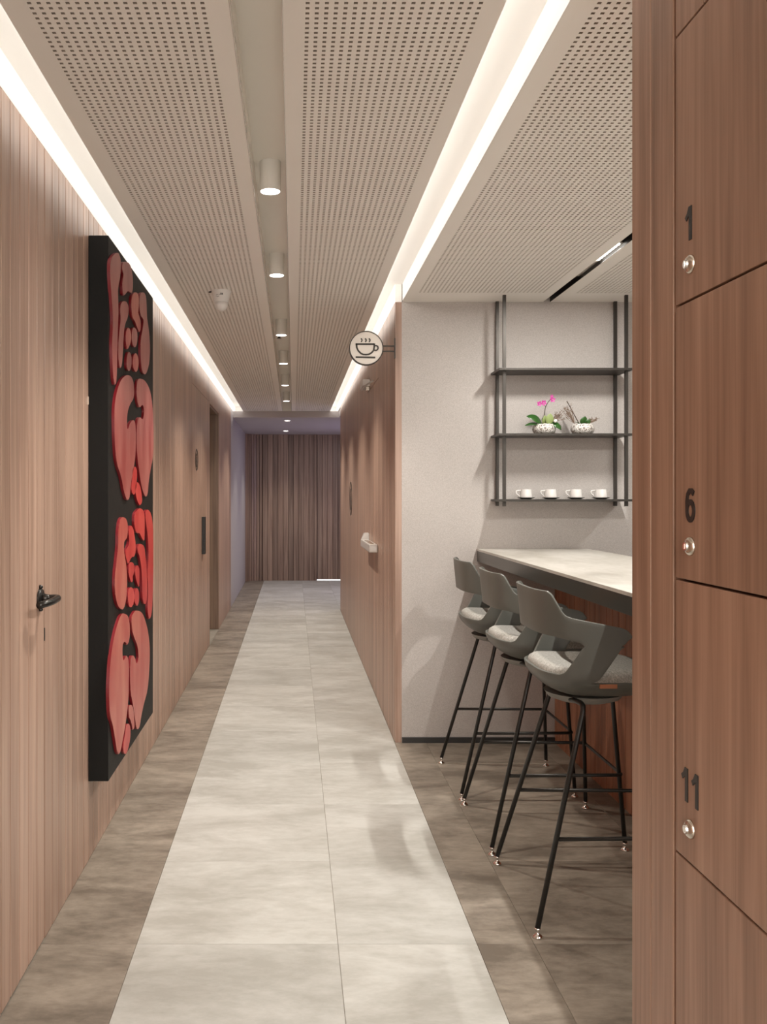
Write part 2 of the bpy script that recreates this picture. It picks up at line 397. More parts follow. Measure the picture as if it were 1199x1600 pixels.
# handle of door 1: rose, neck, lever curving back to the door
hy, hz = 2.70, 1.052
bm = BM(); lathe(bm, [(0.0, 0.0), (0.030, 0.0), (0.030, 0.005), (0.026, 0.009), (0.016, 0.011), (0.0, 0.011)], 28, (LXL, hy, hz), 'X')
ros = obj('handle_rose', bm, M['gunmetal'], door_1, smooth=True); auto_smooth(ros)
bm = BM()
for s in (-1, 1): lathe(bm, [(0, 0), (0.006, 0), (0.006, 0.006), (0.003, 0.010), (0, 0.0105)], 12, (LXL, hy, hz + s*0.034), 'X')
obj('rose_screw', bm, M['gunmetal'], ros, smooth=True)
bm = BM()
tube(bm, fillet([(LXL+0.008, hy, hz), (LXL+0.060, hy, hz+0.002), (LXL+0.056, hy-0.07, hz-0.003), (LXL+0.034, hy-0.125, hz-0.007)], 0.022, 8), 0.0105, 14,
     rs=None)
lathe(bm, [(0.017, 0.008), (0.012, 0.022), (0.0105, 0.034)], 20, (LXL, hy, hz), 'X')
obj('handle_lever', bm, M['gunmetal'], ros, smooth=True)
bx('latch_plate', M['black'], door_1, LXL-0.003, LXL+0.0012, 2.7525, 2.7565, 0.915, 0.955)
# door 2 pull and restroom signs
bx('pull_handle', M['black'], door_2, LXL+0.0, LXL+0.028, 7.46, 7.545, 0.875, 1.185, 0.003)
def restroom_sign(name, x, side, y, z, r, label):
    t = thing(empty(name, (x, y, z)), label, 'sign')
    to3 = lambda u, v, d: (side*d, -side*u, v)
    bm = BM(); ribbon(bm, arc(0, 0, r, r, 0, 354.4, 63), 0.0085, 0.004, to3, True); obj('ring', bm, M['black'], t)
    k = r/0.09
    bm = BM(); ribbon(bm, arc(0, 0.042*k, 0.0065*k, 0.0065*k, 0, 337.5, 15), 0.013*k, 0.004, to3, True)
    vs = [(-0.012, 0.028), (0.012, 0.028), (0.032, -0.022), (0.013, -0.022), (0.013, -0.062), (-0.013, -0.062), (-0.013, -0.022), (-0.032, -0.022)]
    a = [bm.verts.new(to3(u*k, v*k, 0)) for u, v in vs]; b = [bm.verts.new(to3(u*k, v*k, 0.004)) for u, v in vs]
    bm.faces.new(a); bm.faces.new(b)
    for i in range(8): bm.faces.new([a[i], a[(i+1) % 8], b[(i+1) % 8], b[i]])
    obj('figure', bm, M['black'], t)
    return t
restroom_sign('restroom_sign', LXL, 1, 7.06, 1.645, 0.082, 'small black ring sign with figure on the left wall above the black pull handle')
restroom_sign('restroom_sign', LXR, -1, 8.75, 1.335, 0.16, 'larger black ring sign with a person figure on the right wooden wall')

# right wall
RY0, RY1 = 4.945, 10.74
wall_right = structure(bx('wall_right', M['groove'], None, LXR+T, 0.597, RY0+0.036, RY1, 0, ZC-0.001))
bx('end_trim', M['wood'], wall_right, LXR+0.001, 0.597, RY0, RY0+0.035, 0, ZC, 0.001)
door_4 = structure(bx('door_4', M['groove'], None, LXR+T-0.0005, LXR+T, 5.905, 6.79, 0.004, 2.135))
for y, q in run(RY0+0.036, 5.90): plank(wall_right, LXR, -1, y, q, 0, ZC)
for y, q in run(5.905, 6.79):
    plank(door_4, LXR, -1, y, q, 0.004, 2.137); plank(wall_right, LXR, -1, y, q, 2.142, ZC)
for y, q in run(6.795, RY1): plank(wall_right, LXR, -1, y, q, 0, ZC)
structure(bx('wall_lobby_return', M['end_wood'], None, 0.597, 1.9, RY1-0.08, RY1, 0, ZC+0.1))
# door closer
clo = bx('door_closer', M['panic'], door_4, LXR-0.055, LXR, 6.55, 6.80, 2.165, 2.215, 0.004)
bm = BM(); tube(bm, [(LXR-0.03, 6.68, 2.165), (LXR-0.05, 6.68, 2.15), (LXR-0.05, 6.42, 2.15), (LXR-0.015, 6.15, 2.15)], 0.006, 8)
obj('closer_arm', bm, M['panic'], clo)
bm = BM(); box(bm, LXR-0.030, LXR-0.002, 6.56, 6.62, 2.135, 2.165, 0.004); obj('closer_bracket', bm, M['nickel'], clo)
# push bar
pb = bx('push_bar', M['panic'], door_4, LXR-0.060, LXR-0.002, 5.93, 6.66, 0.985, 1.038, 0.009)
bx('bar_insert', M['nickel'], pb, LXR-0.048, LXR-0.02, 5.98, 6.5, 1.0375, 1.041, 0.001)
bm = BM()
prof = [(0.0, 0.955), (-0.058, 0.985), (-0.058, 1.03), (-0.035, 1.085), (0.0, 1.085)]
a = [bm.verts.new((LXR+u, 6.64, z)) for u, z in prof]; b = [bm.verts.new((LXR+u, 6.72, z)) for u, z in prof]
bm.faces.new(a); bm.faces.new(b)
for i in range(5): bm.faces.new([a[i], a[(i+1) % 5], b[(i+1) % 5], b[i]])
bmesh.ops.bevel(bm, geom=list(bm.edges), offset=0.004, segments=2, affect='EDGES')
obj('bar_end_housing', bm, M['panic'], pb)

# wall behind the bar counter
wall_bar = structure(bx('wall_bar', M['wallpaper'], None, 0.597, 3.4, 4.945, 5.05, 0, ZC+0.1))
baseboard = structure(bx('baseboard_bar', M['baseboard'], None, 0.598, 1.44, 4.931, 4.945, 0, 0.03, 0.001))
structure(bx('wall_bar_right', M['wallpaper'], None, 3.4, 3.5, YB, 5.05, 0, ZC+0.1))
structure(bx('wall_behind_camera', M['wallpaper'], None, -0.9, 3.5, YB-0.1, YB, 0, ZC+0.1))

# end of the corridor: planked wall with a curved ribbed corner
YW = 14.4; ZL = 2.35
wall_end = structure(bx('wall_end', M['groove'], None, -0.9, 0.375, YW+T, YW+0.12, 0, ZL+0.02))
x = -0.50
while x < 0.37:
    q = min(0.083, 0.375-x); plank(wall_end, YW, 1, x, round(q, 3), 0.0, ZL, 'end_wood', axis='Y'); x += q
R = 0.26
for k in range(9):
    a0 = PI/2*k/9; a1 = PI/2*(k+1)/9; am = (a0+a1)/2
    p = plank(wall_end, 0, 1, -0.0225, 0.045, 0.0, ZL, 'end_wood', axis='Y')
    cx, cy = LXL + R, YW - R
    p.location = (cx - R*math.cos(am), cy + R*math.sin(am), 0); p.rotation_euler = (0, 0, PI/2-am)
door_5 = structure(bx('door_5', M['groove'], None, 0.375, 1.9, YW+0.05+T, YW+0.13, 0.012, ZL+0.02))
x = 0.38
while x < 1.89:
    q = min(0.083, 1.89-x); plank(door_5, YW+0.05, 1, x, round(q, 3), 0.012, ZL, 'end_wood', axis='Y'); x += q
bx('lit_gap', M['slit'], door_5, 0.38, 1.89, YW+0.055, YW+0.10, 0.001, 0.009)
structure(bx('wall_lobby_right', M['lobby_plaster'], None, 1.9, 2.0, RY1-0.08, 14.6, 0, ZC+0.1))

# ------------------------------------------------------------------ ceiling
ceiling = structure(bx('ceiling', M['ceiling'], None, -0.9, 3.5, YB-0.1, 14.9, ZC+0.13, ZC+0.2))
HP = 0.0209; HS = 0.0087
def perforated(x0, x1, y0, y1, hx0, hx1, hy0, hy1, z=ZC, t=0.005):
    """panel with a square grid of real square holes"""
    nx = round((hx1-hx0)/HP)+1; ny = int((hy1-hy0)/HP)+1
    xs = [x0]; ys = [y0]
    for i in range(nx): c = hx0+i*HP; xs += [c-HS/2, c+HS/2]
    for j in range(ny): c = hy0+j*HP; ys += [c-HS/2, c+HS/2]
    xs.append(x1); ys.append(y1); W = len(xs); n = W*len(ys)
    vs = [(xx, yy, z) for yy in ys for xx in xs]
    vt = []; vmap = {}; fs = []
    for j in range(len(ys)-1):
        for i in range(W-1):
            q = (j*W+i, j*W+i+1, (j+1)*W+i+1, (j+1)*W+i)
            if i % 2 == 1 and j % 2 == 1:
                top = []
                for v in q:
                    vmap[v] = len(vs)+len(vt); vt.append((vs[v][0], vs[v][1], z+t)); top.append(vmap[v])
                for k in range(4): fs.append((q[k], q[(k+1) % 4], top[(k+1) % 4], top[k]))
            else: fs.append(tuple(reversed(q)))
    me = bpy.data.meshes.new('perforated_panel'); me.from_pydata(vs+vt, [], fs); me.update()
    me.materials.append(M['ceiling']); me.materials.append(M['hole_shade'])
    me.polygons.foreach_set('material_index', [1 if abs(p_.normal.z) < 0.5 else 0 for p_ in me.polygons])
    p = link('perforated_panel', me, None, ceiling)
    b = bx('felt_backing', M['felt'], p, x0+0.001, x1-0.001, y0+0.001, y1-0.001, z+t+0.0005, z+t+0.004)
    return p
CL, CR = -0.141, -0.0235
perforated(-0.637, CL, YB, YE, -0.5745, -0.5745+18*HP, 0.9, 11.22)
perforated(CR, 0.46, YB, YE, 0.0305, 0.0305+18*HP, 0.9, 11.22)
perforated(0.60, 1.376, YB, 4.944, 0.664, 0.664+31*HP, 0.9, 4.72)
perforated(1.416, 3.4, YB, 4.944, 1.495, 1.495+50*HP, 2.0, 4.72)
# channel between the two panels
bx('channel_top', M['channel'], ceiling, CL-0.01, CR+0.01, YB, YE, ZC+0.115, ZC+0.128)
for xx, s in ((CL, -1), (CR, 1)):
    bx('channel_side', M['channel'], ceiling, min(xx, xx+s*0.006), max(xx, xx+s*0.006), YB, YE, ZC+0.015, ZC+0.115)
    bx('edge_profile', M['profile'], ceiling, min(xx, xx-s*0.0025), max(xx, xx-s*0.0025), YB, YE, ZC-0.0015, ZC+0.02, 0.0006)
bx('channel_end', M['channel'], ceiling, CL-0.01, CR+0.01, YE, YE+0.006, ZC-0.0, ZC+0.128)
# cove slots: white lining
bx('cove_top', M['cove'], ceiling, LXL, -0.56, YB, YE+0.5, ZC+0.10, ZC+0.115)
bx('cove_side', M['cove'], ceiling, LXL-0.011, LXL-0.0002, YB, YE+0.5, ZC+0.001, ZC+0.115)
bx('cove_lip', M['cove'], ceiling, -0.575, -0.565, YB, YE+0.5, ZC+0.015, ZC+0.10)
bx('cove_top', M['cove'], ceiling, 0.383, 0.61, YB, YE+0.5, ZC+0.10, ZC+0.115)
bx('cove_side', M['cove'], ceiling, 0.60, 0.61, YB, RY0, ZC+0.005, ZC+0.10)
bx('cove_side', M['cove'], ceiling, LXR+0.0005, LXR+0.011, RY0+0.011, YE+0.5, ZC+0.001, ZC+0.10)
bx('cove_end', M['cove'], ceiling, LXR+0.0005, 0.60, RY0, RY0+0.01, ZC+0.0005, ZC+0.10)
bx('cove_lip', M['cove'], ceiling, 0.388, 0.398, YB, YE+0.5, ZC+0.015, ZC+0.10)
for a_, b_ in ((LXL, -0.56), (0.388, 0.61)): bx('cove_end', M['cove'], ceiling, a_, b_, YE+0.5, YE+0.51, ZC+0.001, ZC+0.115)
# black slot over the bar
bx('black_slot', M['black'], ceiling, 1.376, 1.416, YB, 4.944, ZC+0.05, ZC+0.06)
bx('slot_side', M['black'], ceiling, 1.372, 1.3765, YB, 4.944, ZC+0.001, ZC+0.06)
bx('slot_side', M['black'], ceiling, 1.4155, 1.42, YB, 4.944, ZC+0.001, ZC+0.06)
# lower lobby ceiling
bx('lobby_ceiling_slab', M['lobby_ceiling'], ceiling, LXL, 1.9, YE, 14.6, ZL, ZC)
bx('lobby_ceiling_slab', M['lobby_ceiling'], ceiling, LXR+0.012, 1.9, RY1+0.001, YE, ZL, ZC)

# ------------------------------------------------------------------ ceiling fittings
def downlight(first=False):
    t = empty('ceiling_downlight')
    bm = BM(); lathe(bm, [(0, 0.105), (0.0375, 0.105), (0.0375, 0.0), (0.034, 0.0), (0.034, 0.004), (0, 0.004)], 32)
    h = obj('housing', bm, M['lamp_white'], t, smooth=True); auto_smooth(h)
    bm = BM(); lathe(bm, [(0, 0.0), (0.0335, 0.0), (0.0335, 0.003), (0, 0.003)], 32); obj('diffuser', bm, M['lamp_glow'], t)
    s = spot_light('lamp_light', (0, 0, -0.006), P_DOWN, WARM, math.radians(112), 0.75, 0.03, parent=t)
    return t
proto = downlight()
dl_y = [3.18, 4.39, 6.02, 7.32, 8.75, 10.2]
names = ['nearest and largest white cylinder downlight in the ceiling channel', 'second white cylinder downlight from the camera, in the ceiling channel',
         'third white cylinder downlight from the camera, just in front of a small sprinkler', 'fourth white cylinder downlight, just beyond the sprinkler in the channel',
         'fifth white cylinder downlight from the camera, in the ceiling channel', 'farthest white cylinder downlight, last before the lower lobby ceiling']
for i, y in enumerate(dl_y):
    o = proto if i == 0 else copy_tree(proto)
    o.location = (-0.083, y, ZC + 0.010)
    thing(o, names[i], 'downlight', 'cylinder downlights in the ceiling channel')
def recessed():
    t = empty('recessed_downlight')
    bm = BM(); lathe(bm, [(0.036, 0.001), (0.050, 0.001), (0.050, -0.003), (0.036, -0.003), (0.036, 0.001)], 32); obj('trim_ring', bm, M['lamp_white'], t)
    bm = BM(); lathe(bm, [(0, 0.0), (0.036, 0.0), (0.036, -0.002), (0, -0.002)], 32); obj('diffuser', bm, M['lamp_glow'], t)
    spot_light('lamp_light', (0, 0, -0.01), P_DOWN*0.45, WARM, math.radians(100), 0.8, 0.03, parent=t)
    return t
rl = recessed(); rl.location = (-0.083, 11.75, ZL - 0.001); thing(rl, 'round recessed downlight in the lower lobby ceiling, nearer of two', 'downlight', 'recessed lobby downlights')
r2 = copy_tree(rl); r2.location = (-0.12, 13.6, ZL - 0.001); r2['label'] = 'round recessed downlight in the lower lobby ceiling, close to the end wall'
# conical detector
t = thing(empty('ceiling_detector', (-0.378, 4.68, ZC)), 'white cone-shaped detector hanging under the left perforated ceiling panel', 'detector')
bm = BM(); lathe(bm, [(0, 0), (0.052, 0), (0.052, -0.008), (0.048, -0.012), (0.037, -0.060)], 36); o = obj('base', bm, M['plastic'], t, smooth=True); auto_smooth(o, 50)
bm = BM(); lathe(bm, [(0.0365, -0.060), (0.034, -0.078), (0.026, -0.094), (0.014, -0.103), (0, -0.106)], 32); obj('dome', bm, M['plastic'], t, smooth=True)
bm = BM()
for (a0, zz, wd_, hh) in [(-88, -0.024, 6, 0.010), (-79, -0.024, 7, 0.009), (-110, -0.027, 5, 0.003), (-118, -0.027, 5, 0.003), (-104, -0.036, 4, 0.003), (-112, -0.036, 7, 0.003), (-122, -0.034, 4, 0.003), (-98, -0.027, 3, 0.007)]:
    def P(a, z):
        r = 0.0484 + (z+0.012)/(-0.048)*(-0.011) + 0.0004; a = math.radians(a); return bm.verts.new((r*math.cos(a), r*math.sin(a), z))
    bm.faces.new([P(a0-wd_/2, zz-hh/2), P(a0+wd_/2, zz-hh/2), P(a0+wd_/2, zz+hh/2), P(a0-wd_/2, zz+hh/2)])
obj('printed_mark', bm, M['bronze'], t)
bm = BM(); tube(bm, [(-0.052, -0.01, -0.006), (-0.062, -0.02, -0.010)], 0.004, 8); obj('side_screw', bm, M['gunmetal'], t)
def sprinkler():
    t = empty('sprinkler_head')
    bm = BM(); lathe(bm, [(0, 0), (0.022, 0), (0.022, -0.004), (0.006, -0.008), (0.006, -0.045), (0.016, -0.047), (0.016, -0.049), (0, -0.049)], 20)
    obj('body', bm, M['bronze'], t)
    bm = BM()
    for s in (-1, 1): tube(bm, [(s*0.006, 0, -0.014), (s*0.013, 0, -0.028), (s*0.004, 0, -0.045)], 0.0022, 6)
    obj('frame', bm, M['bronze'], t)
    return t
s1 = sprinkler(); s1.location = (-0.105, 6.45, ZC+0.114); thing(s1, 'small sprinkler head in the ceiling channel just beyond the third downlight', 'sprinkler', 'sprinkler heads in the channel')
s2 = copy_tree(s1); s2.location = (-0.083, 10.75, ZC+0.114); s2['label'] = 'tiny sprinkler head in the ceiling channel beyond the farthest cylinder downlight'
# linear spotlights in the black slot
def slot_lamp(y, label, lens=True):
    t = thing(empty('slot_spotlight', (1.396, y, ZC+0.012)), label, 'spotlight', 'spotlights in the black ceiling slot')
    bx('housing', M['bronze'], t, -0.0185, 0.0185, -0.14, 0.44, 0.012, 0.036)
    bx('reflector', M['nickel'], t, -0.0175, 0.0175, 0.15, 0.43, 0.002, 0.0115)
    bx('frame', M['profile'], t, -0.0185, 0.0185, -0.14, 0.14, 0.006, 0.0115)
    for k in range(8):
        bm = BM(); lathe(bm, [(0, 0.0), (0.011, 0.0), (0.014, 0.005), (0, 0.0055)], 14, (0, -0.1225+0.035*k, 0)); obj('lens', bm, M['led'], t)
    area_light('lamp_light', (0, 0, -0.010), (0, 0, 0), 0.024, 0.27, P_BAR*(1.8 if y < 3 else 1.0), NEUT, t)
    return t
slot_lamp(3.99, 'slim lens spotlight set in the black ceiling slot over the bar')
slot_lamp(2.25, 'slim spotlight in the black ceiling slot nearer the lockers')
k_ = thing(empty('kitchen_downlight', (2.73, 4.1, ZC)), 'round downlight over the back counter right of the shelf', 'downlight')
bm = BM(); lathe(bm, [(0, -0.001), (0.04, -0.001), (0.04, -0.006), (0, -0.006)], 28); obj('diffuser', bm, M['lamp_glow'], k_)
spot_light('lamp_light', (0, 0, -0.012), P_KITCHEN, NEUT, math.radians(130), 0.5, 0.02, parent=k_)

# ------------------------------------------------------------------ relief artwork on the left wall
art = thing(empty('relief_artwork', (LXL, 3.86, 0.296)), 'tall black panel with raised red organic shapes on the left wall', 'artwork')
AX, AY, AZ = LXL, 3.86, 0.296
def local(o): o.location = (-AX, -AY, -AZ); return o
local(bx('backing_panel', M['canvas'], art, LXL+0.0005, LXL+0.075, 3.34, 4.40, 0.296, 2.332, 0.003))
SX = LXL + 0.075; 
def topt(px, py):
    X = SX + 0.010; Y = X*F/(px-VX); return (Y, H + (VY-py)*Y/F)
z4 = lambda p: (130+p[0]/3.635, 360+p[1]/3.636)
z5 = lambda p: (130+p[0]/3.48, 780+p[1]/3.478)
blobs = [
 ('red_a', z4, [(190,127),(208,145),(214,200),(208,270),(196,340),(200,440),(196,560),(192,700),(190,830),(182,878),(172,850),(166,760),(163,640),(168,520),(162,400),(155,300),(152,220),(158,160)]),
 ('red_a', z4, [(235,178),(262,190),(278,240),(282,310),(276,355),(255,345),(240,360),(228,370),(222,340),(222,290),(228,250),(220,220),(222,190)]),
 ('red_a', z4, [(230,402),(250,412),(258,450),(250,500),(235,540),(228,620),(224,700),(218,770),(208,780),(200,740),(198,660),(205,570),(212,500),(208,450),(215,415)]),
 ('red_b', z4, [(292,352),(312,365),(316,420),(312,470),(325,510),(326,560),(318,578),(305,550),(292,515),(278,490),(272,430),(276,375)]),
 ('red_a', z4, [(338,352),(355,370),(360,440),(362,500),(372,560),(378,650),(376,740),(362,800),(348,818),(332,790),(326,720),(326,630),(335,570),(342,510),(325,480),(318,430),(320,370)]),
 ('red_b', z4, [(258,552),(270,580),(272,620),(262,655),(250,675),(243,650),(240,600),(246,565)]),
 ('red_a', z4, [(290,552),(304,570),(308,610),(302,650),(290,664),(278,640),(274,590),(280,560)]),
 ('red_a', z4, [(258,690),(272,710),(274,750),(268,790),(256,797),(246,770),(248,720)]),
 ('red_b', z4, [(298,698),(312,720),(314,765),(304,802),(290,795),(280,760),(284,715)]),
 ('red_a', z4, [(250,822),(278,840),(288,890),(286,950),(265,990),(250,1040),(248,1100),(252,1132),(268,1090),(290,1080),(298,1130),(298,1230),(292,1310),(278,1390),(268,1460),(262,1520),(248,1530),(230,1480),(215,1400),(190,1320),(180,1220),(176,1100),(178,1000),(190,920),(215,850)]),
 ('red_a', z4, [(322,842),(350,855),(375,900),(390,970),(396,1060),(399,1180),(396,1280),(382,1360),(370,1440),(365,1500),(350,1508),(330,1450),(315,1350),(305,1260),(303,1160),(308,1080),(322,1062),(338,1075),(345,1030),(338,990),(318,1005),(305,960),(302,900),(308,855)]),
 ('red_c', z4, [(292,1342),(304,1360),(304,1410),(296,1490),(284,1500),(272,1470),(278,1400),(280,1360)]),
 ('red_c', z4, [(305,1430),(320,1445),(330,1490),(334,1540),(322,1562),(305,1530),(296,1480),(298,1440)]),
 ('red_b', z5, [(212,98),(235,110),(242,150),(238,210),(222,230),(222,290),(232,350),(238,430),(236,520),(222,590),(205,597),(185,570),(172,500),(172,420),(180,340),(188,260),(190,180),(198,120)]),
 ('red_c', z5, [(258,143),(272,165),(280,210),(286,270),(278,310),(262,315),(245,350),(235,330),(228,285),(240,262),(250,230),(246,170)]),
 ('red_c', z5, [(305,50),(328,65),(334,110),(334,170),(332,225),(318,210),(305,185),(288,180),(278,140),(280,80)]),
 ('red_c', z5, [(350,57),(368,80),(378,140),(380,220),(380,400),(376,560),(370,630),(358,650),(350,600),(352,500),(350,400),(355,300),(350,200),(340,120),(338,70)]),
 ('red_c', z5, [(312,243),(332,260),(338,310),(344,380),(347,470),(345,550),(335,570),(322,540),(320,450),(315,370),(305,310),(295,280),(298,250)]),
 ('red_c', z5, [(262,342),(276,355),(278,390),(268,420),(270,445),(260,450),(250,420),(246,380),(250,350)]),
 ('red_c', z5, [(292,360),(304,375),(305,430),(304,475),(294,460),(284,420),(282,380)]),
 ('red_c', z5, [(258,478),(274,495),(278,540),(268,580),(252,585),(243,555),(244,500)]),
 ('red_c', z5, [(290,483),(302,500),(304,545),(296,578),(284,570),(277,540),(280,500)]),
 ('red_b', z5, [(222,622),(245,640),(252,690),(252,750),(240,792),(228,775),(215,785),(212,830),(218,880),(232,850),(245,870),(248,930),(247,1000),(246,1060),(240,1140),(228,1230),(215,1300),(200,1378),(185,1375),(172,1300),(160,1230),(145,1170),(140,1060),(143,950),(150,860),(165,760),(185,680),(205,630)]),
 ('red_b', z5, [(292,605),(320,620),(340,670),(355,740),(362,830),(358,930),(350,1030),(330,1110),(315,1180),(305,1240),(290,1245),(280,1190),(270,1120),(258,1050),(254,960),(256,880),(265,850),(280,860),(290,895),(300,860),(295,800),(280,760),(265,710),(262,650),(275,615)]),
 ('red_b', z5, [(255,1118),(270,1130),(276,1190),(278,1240),(268,1252),(260,1210),(248,1180),(246,1130)]),
 ('red_c', z5, [(240,1220),(254,1230),(256,1290),(245,1350),(232,1385),(218,1370),(218,1330),(228,1270),(232,1230)]),
]
for mt, zf, pts in blobs:
    q = catmull([topt(*zf(p)) for p in pts], 4)
    bm = BM()
    lo = [bm.verts.new((SX-0.001, v.x, v.y)) for v in q]; hi = [bm.verts.new((SX+0.011, v.x, v.y)) for v in q]
    ft = bm.faces.new(hi); n = len(q)
    for i in range(n): bm.faces.new([lo[i], lo[(i+1) % n], hi[(i+1) % n], hi[i]])
    bmesh.ops.bevel(bm, geom=[e for e in bm.edges if e.verts[0].co.x > SX+0.006 and e.verts[1].co.x > SX+0.006 and len(e.link_faces) == 2], offset=0.0022, segments=2, affect='EDGES')
    o = local(obj('relief_shape', bm, M[mt], art, smooth=True)); auto_smooth(o, 35)
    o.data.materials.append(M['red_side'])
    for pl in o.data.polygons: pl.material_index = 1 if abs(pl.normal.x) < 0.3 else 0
bm = BM(); box(bm, LXL, LXL+0.003, 3.335, 3.3395, 1.70, 1.73); local(obj('hanging_bracket', bm, M['nickel'], art))

# ------------------------------------------------------------------ projecting cafe sign
sg = thing(empty('cafe_sign', (LXR, 4.93, 2.172)), 'round ivory sign with a coffee cup symbol projecting from the right wooden wall', 'sign')
cx = 0.399 - LXR; R = 0.094
bm = BM(); lathe(bm, [(0, -0.012), (R-0.005, -0.012), (R-0.005, 0.012), (0, 0.012)], 64, (cx, 0, 0), 'Y'); obj('disc', bm, M['sign_face'], sg)
bm = BM(); lathe(bm, [(R-0.005, -0.0145), (R, -0.0145), (R, 0.0145), (R-0.005, 0.0145), (R-0.005, -0.0145)], 64, (cx, 0, 0), 'Y'); obj('rim', bm, M['bronze'], sg)
bm = BM()
for z in (0.013, -0.016): box(bm, cx+R-0.004, -0.004, -0.004, 0.004, z-0.0035, z+0.0035)
obj('bracket_arm', bm, M['bronze'], sg)
bx('wall_plate', M['bronze'], sg, -0.006, 0.0, -0.014, 0.014, -0.055, 0.055, 0.001)
bm = BM(); to3 = lambda u, v, d: (cx + u, -0.012 - d, v); k = 1/7.617*0.0035   # sign face measured in enlarged pixels
def sp(x, y): return ((x-403)*k, (405-y)*k)
ribbon(bm, [sp(x, y) for x, y in [(275,358),(500,358)]], 20*k, 0.002, to3)
ribbon(bm, [sp(x, y) for x, y in [(285,352),(290,400),(305,435),(335,466),(365,482),(400,484),(435,480),(465,462),(490,435),(497,400),(500,352)]], 20*k, 0.002, to3)
ribbon(bm, [sp(*p) for p in [(497,380),(522,376),(540,386),(545,405),(537,424),(520,434),(494,430)]], 18*k, 0.0023, to3)
ribbon(bm, [sp(x, y) for x, y in [(275,513),(510,518)]], 20*k, 0.002, to3)
for s in (345, 395, 441):
    ribbon(bm, [sp(s+q, y) for q, y in [(-8,292),(4,300),(7,312),(3,324),(-3,334)]], 15*k, 0.002, to3)
obj('cup_symbol', bm, M['bronze'], sg)

# ------------------------------------------------------------------ lockers
LK = 0.60; LD = 0.44
lk = thing(empty('locker_cabinet', (LK, 0.75, 0)), 'tall wooden locker cabinet with numbered doors at the right edge of the photo', 'lockers')
def lloc(o): o.location = (-LK, -0.75, 0); return o
lloc(bx('carcass', M['groove'], lk, LK+0.020, LK+LD, -0.10, 1.588-0.002, 0.0, 2.425))
lloc(bx('side_panel', M['locker_wood'], lk, LK+0.019, LK+LD, 1.586, 1.5885, 0.0, 2.425))
lloc(bx('post', M['locker_wood'], lk, LK, LK+0.0195, 1.5060, 1.588, 0.0, 2.425, 0.0015))
lloc(bx('post', M['locker_wood'], lk, LK+0.0005, LK+0.0195, 1.4180, 1.504, 0.0, 2.425, 0.0015))
zj = [0.385, 0.8035, 1.2305, 1.6565, 2.0785]
nums = {(0, 3): '1', (0, 2): '6', (0, 1): '11'}
def digit(bm, ch, y, z, to3):
    if ch == '1':
        ribbon(bm, [(y, z), (y, z+0.051)], 0.0085, 0.0015, to3)
        ribbon(bm, [(y-0.002, z+0.0495), (y-0.008, z+0.040), (y-0.0155, z+0.0345)], 0.0075, 0.0014, to3)
    if ch == '6':
        ribbon(bm, arc(y, z+0.0165, 0.0115, 0.0135, 0, 348, 29), 0.0085, 0.0015, to3, True)
        ribbon(bm, [(y-0.0115, z+0.0165), (y-0.012, z+0.030), (y-0.0095, z+0.041), (y-0.003, z+0.0468), (y+0.005, z+0.0465), (y+0.011, z+0.0425)], 0.0085, 0.00145, to3)
to3 = lambda u, v, d: (LK - d, -u, v)          # u runs towards the camera
CWD = 0.30
for c in range(5):
    y1 = 1.4055 - c*CWD; y0 = y1 - CWD + 0.004
    for r in range(4):
        z0, z1 = zj[r] + 0.002, zj[r+1] - 0.002
        d = lloc(bx('locker_door', M['locker_wood'], lk, LK, LK+0.018, y0, y1, z0, z1, 0.0012))
        if c < 2:
            bm = BM(); lz = z0 + 0.0515; ly = 1.353 - c*CWD
            lathe(bm, [(0, -0.007), (0.0095, -0.007), (0.0135, -0.004), (0.0145, -0.001), (0.0145, 0)], 28, (LK, ly, lz), 'X')
            o = obj('lock', bm, M['nickel'], d, smooth=True)
            bm = BM(); lathe(bm, [(0, -0.010), (0.0062, -0.010), (0.007, -0.007)], 20, (LK, ly, lz), 'X'); box(bm, LK-0.0106, LK-0.0098, ly-0.0008, ly+0.0008, lz-0.004, lz+0.004)
            obj('lock_core', bm, M['chrome'], d, smooth=False)
        if (c, r) in nums:
            bm = BM(); zz = z0 + 0.0885; s = nums[(c, r)]
            if s == '11': digit(bm, '1', -1.366, zz, to3); digit(bm, '1', -1.331, zz, to3)
            else: digit(bm, s, -1.353, zz, to3)
            obj('number', bm, M['black'], d)
    lloc(bx('lower_door', M['locker_wood'], lk, LK, LK+0.018, y0, y1, 0.07, zj[0]-0.002, 0.0012))
lloc(bx('top_panel', M['locker_wood'], lk, LK, LK+0.018, 1.314, 1.4055, zj[4]+0.002, 2.425, 0.0012))
lloc(bx('top_panel', M['locker_wood'], lk, LK, LK+0.018, -0.087, 1.310, zj[4]+0.002, 2.425, 0.0012))
lloc(bx('plinth', M['baseboard'], lk, LK+0.01, LK+0.03, -0.087, 1.412, 0.0, 0.068))
structure(bx('wall_behind_lockers', M['wallpaper'], None, LK+0.02, 0.75, YB, -0.105, 0, ZC+0.1))

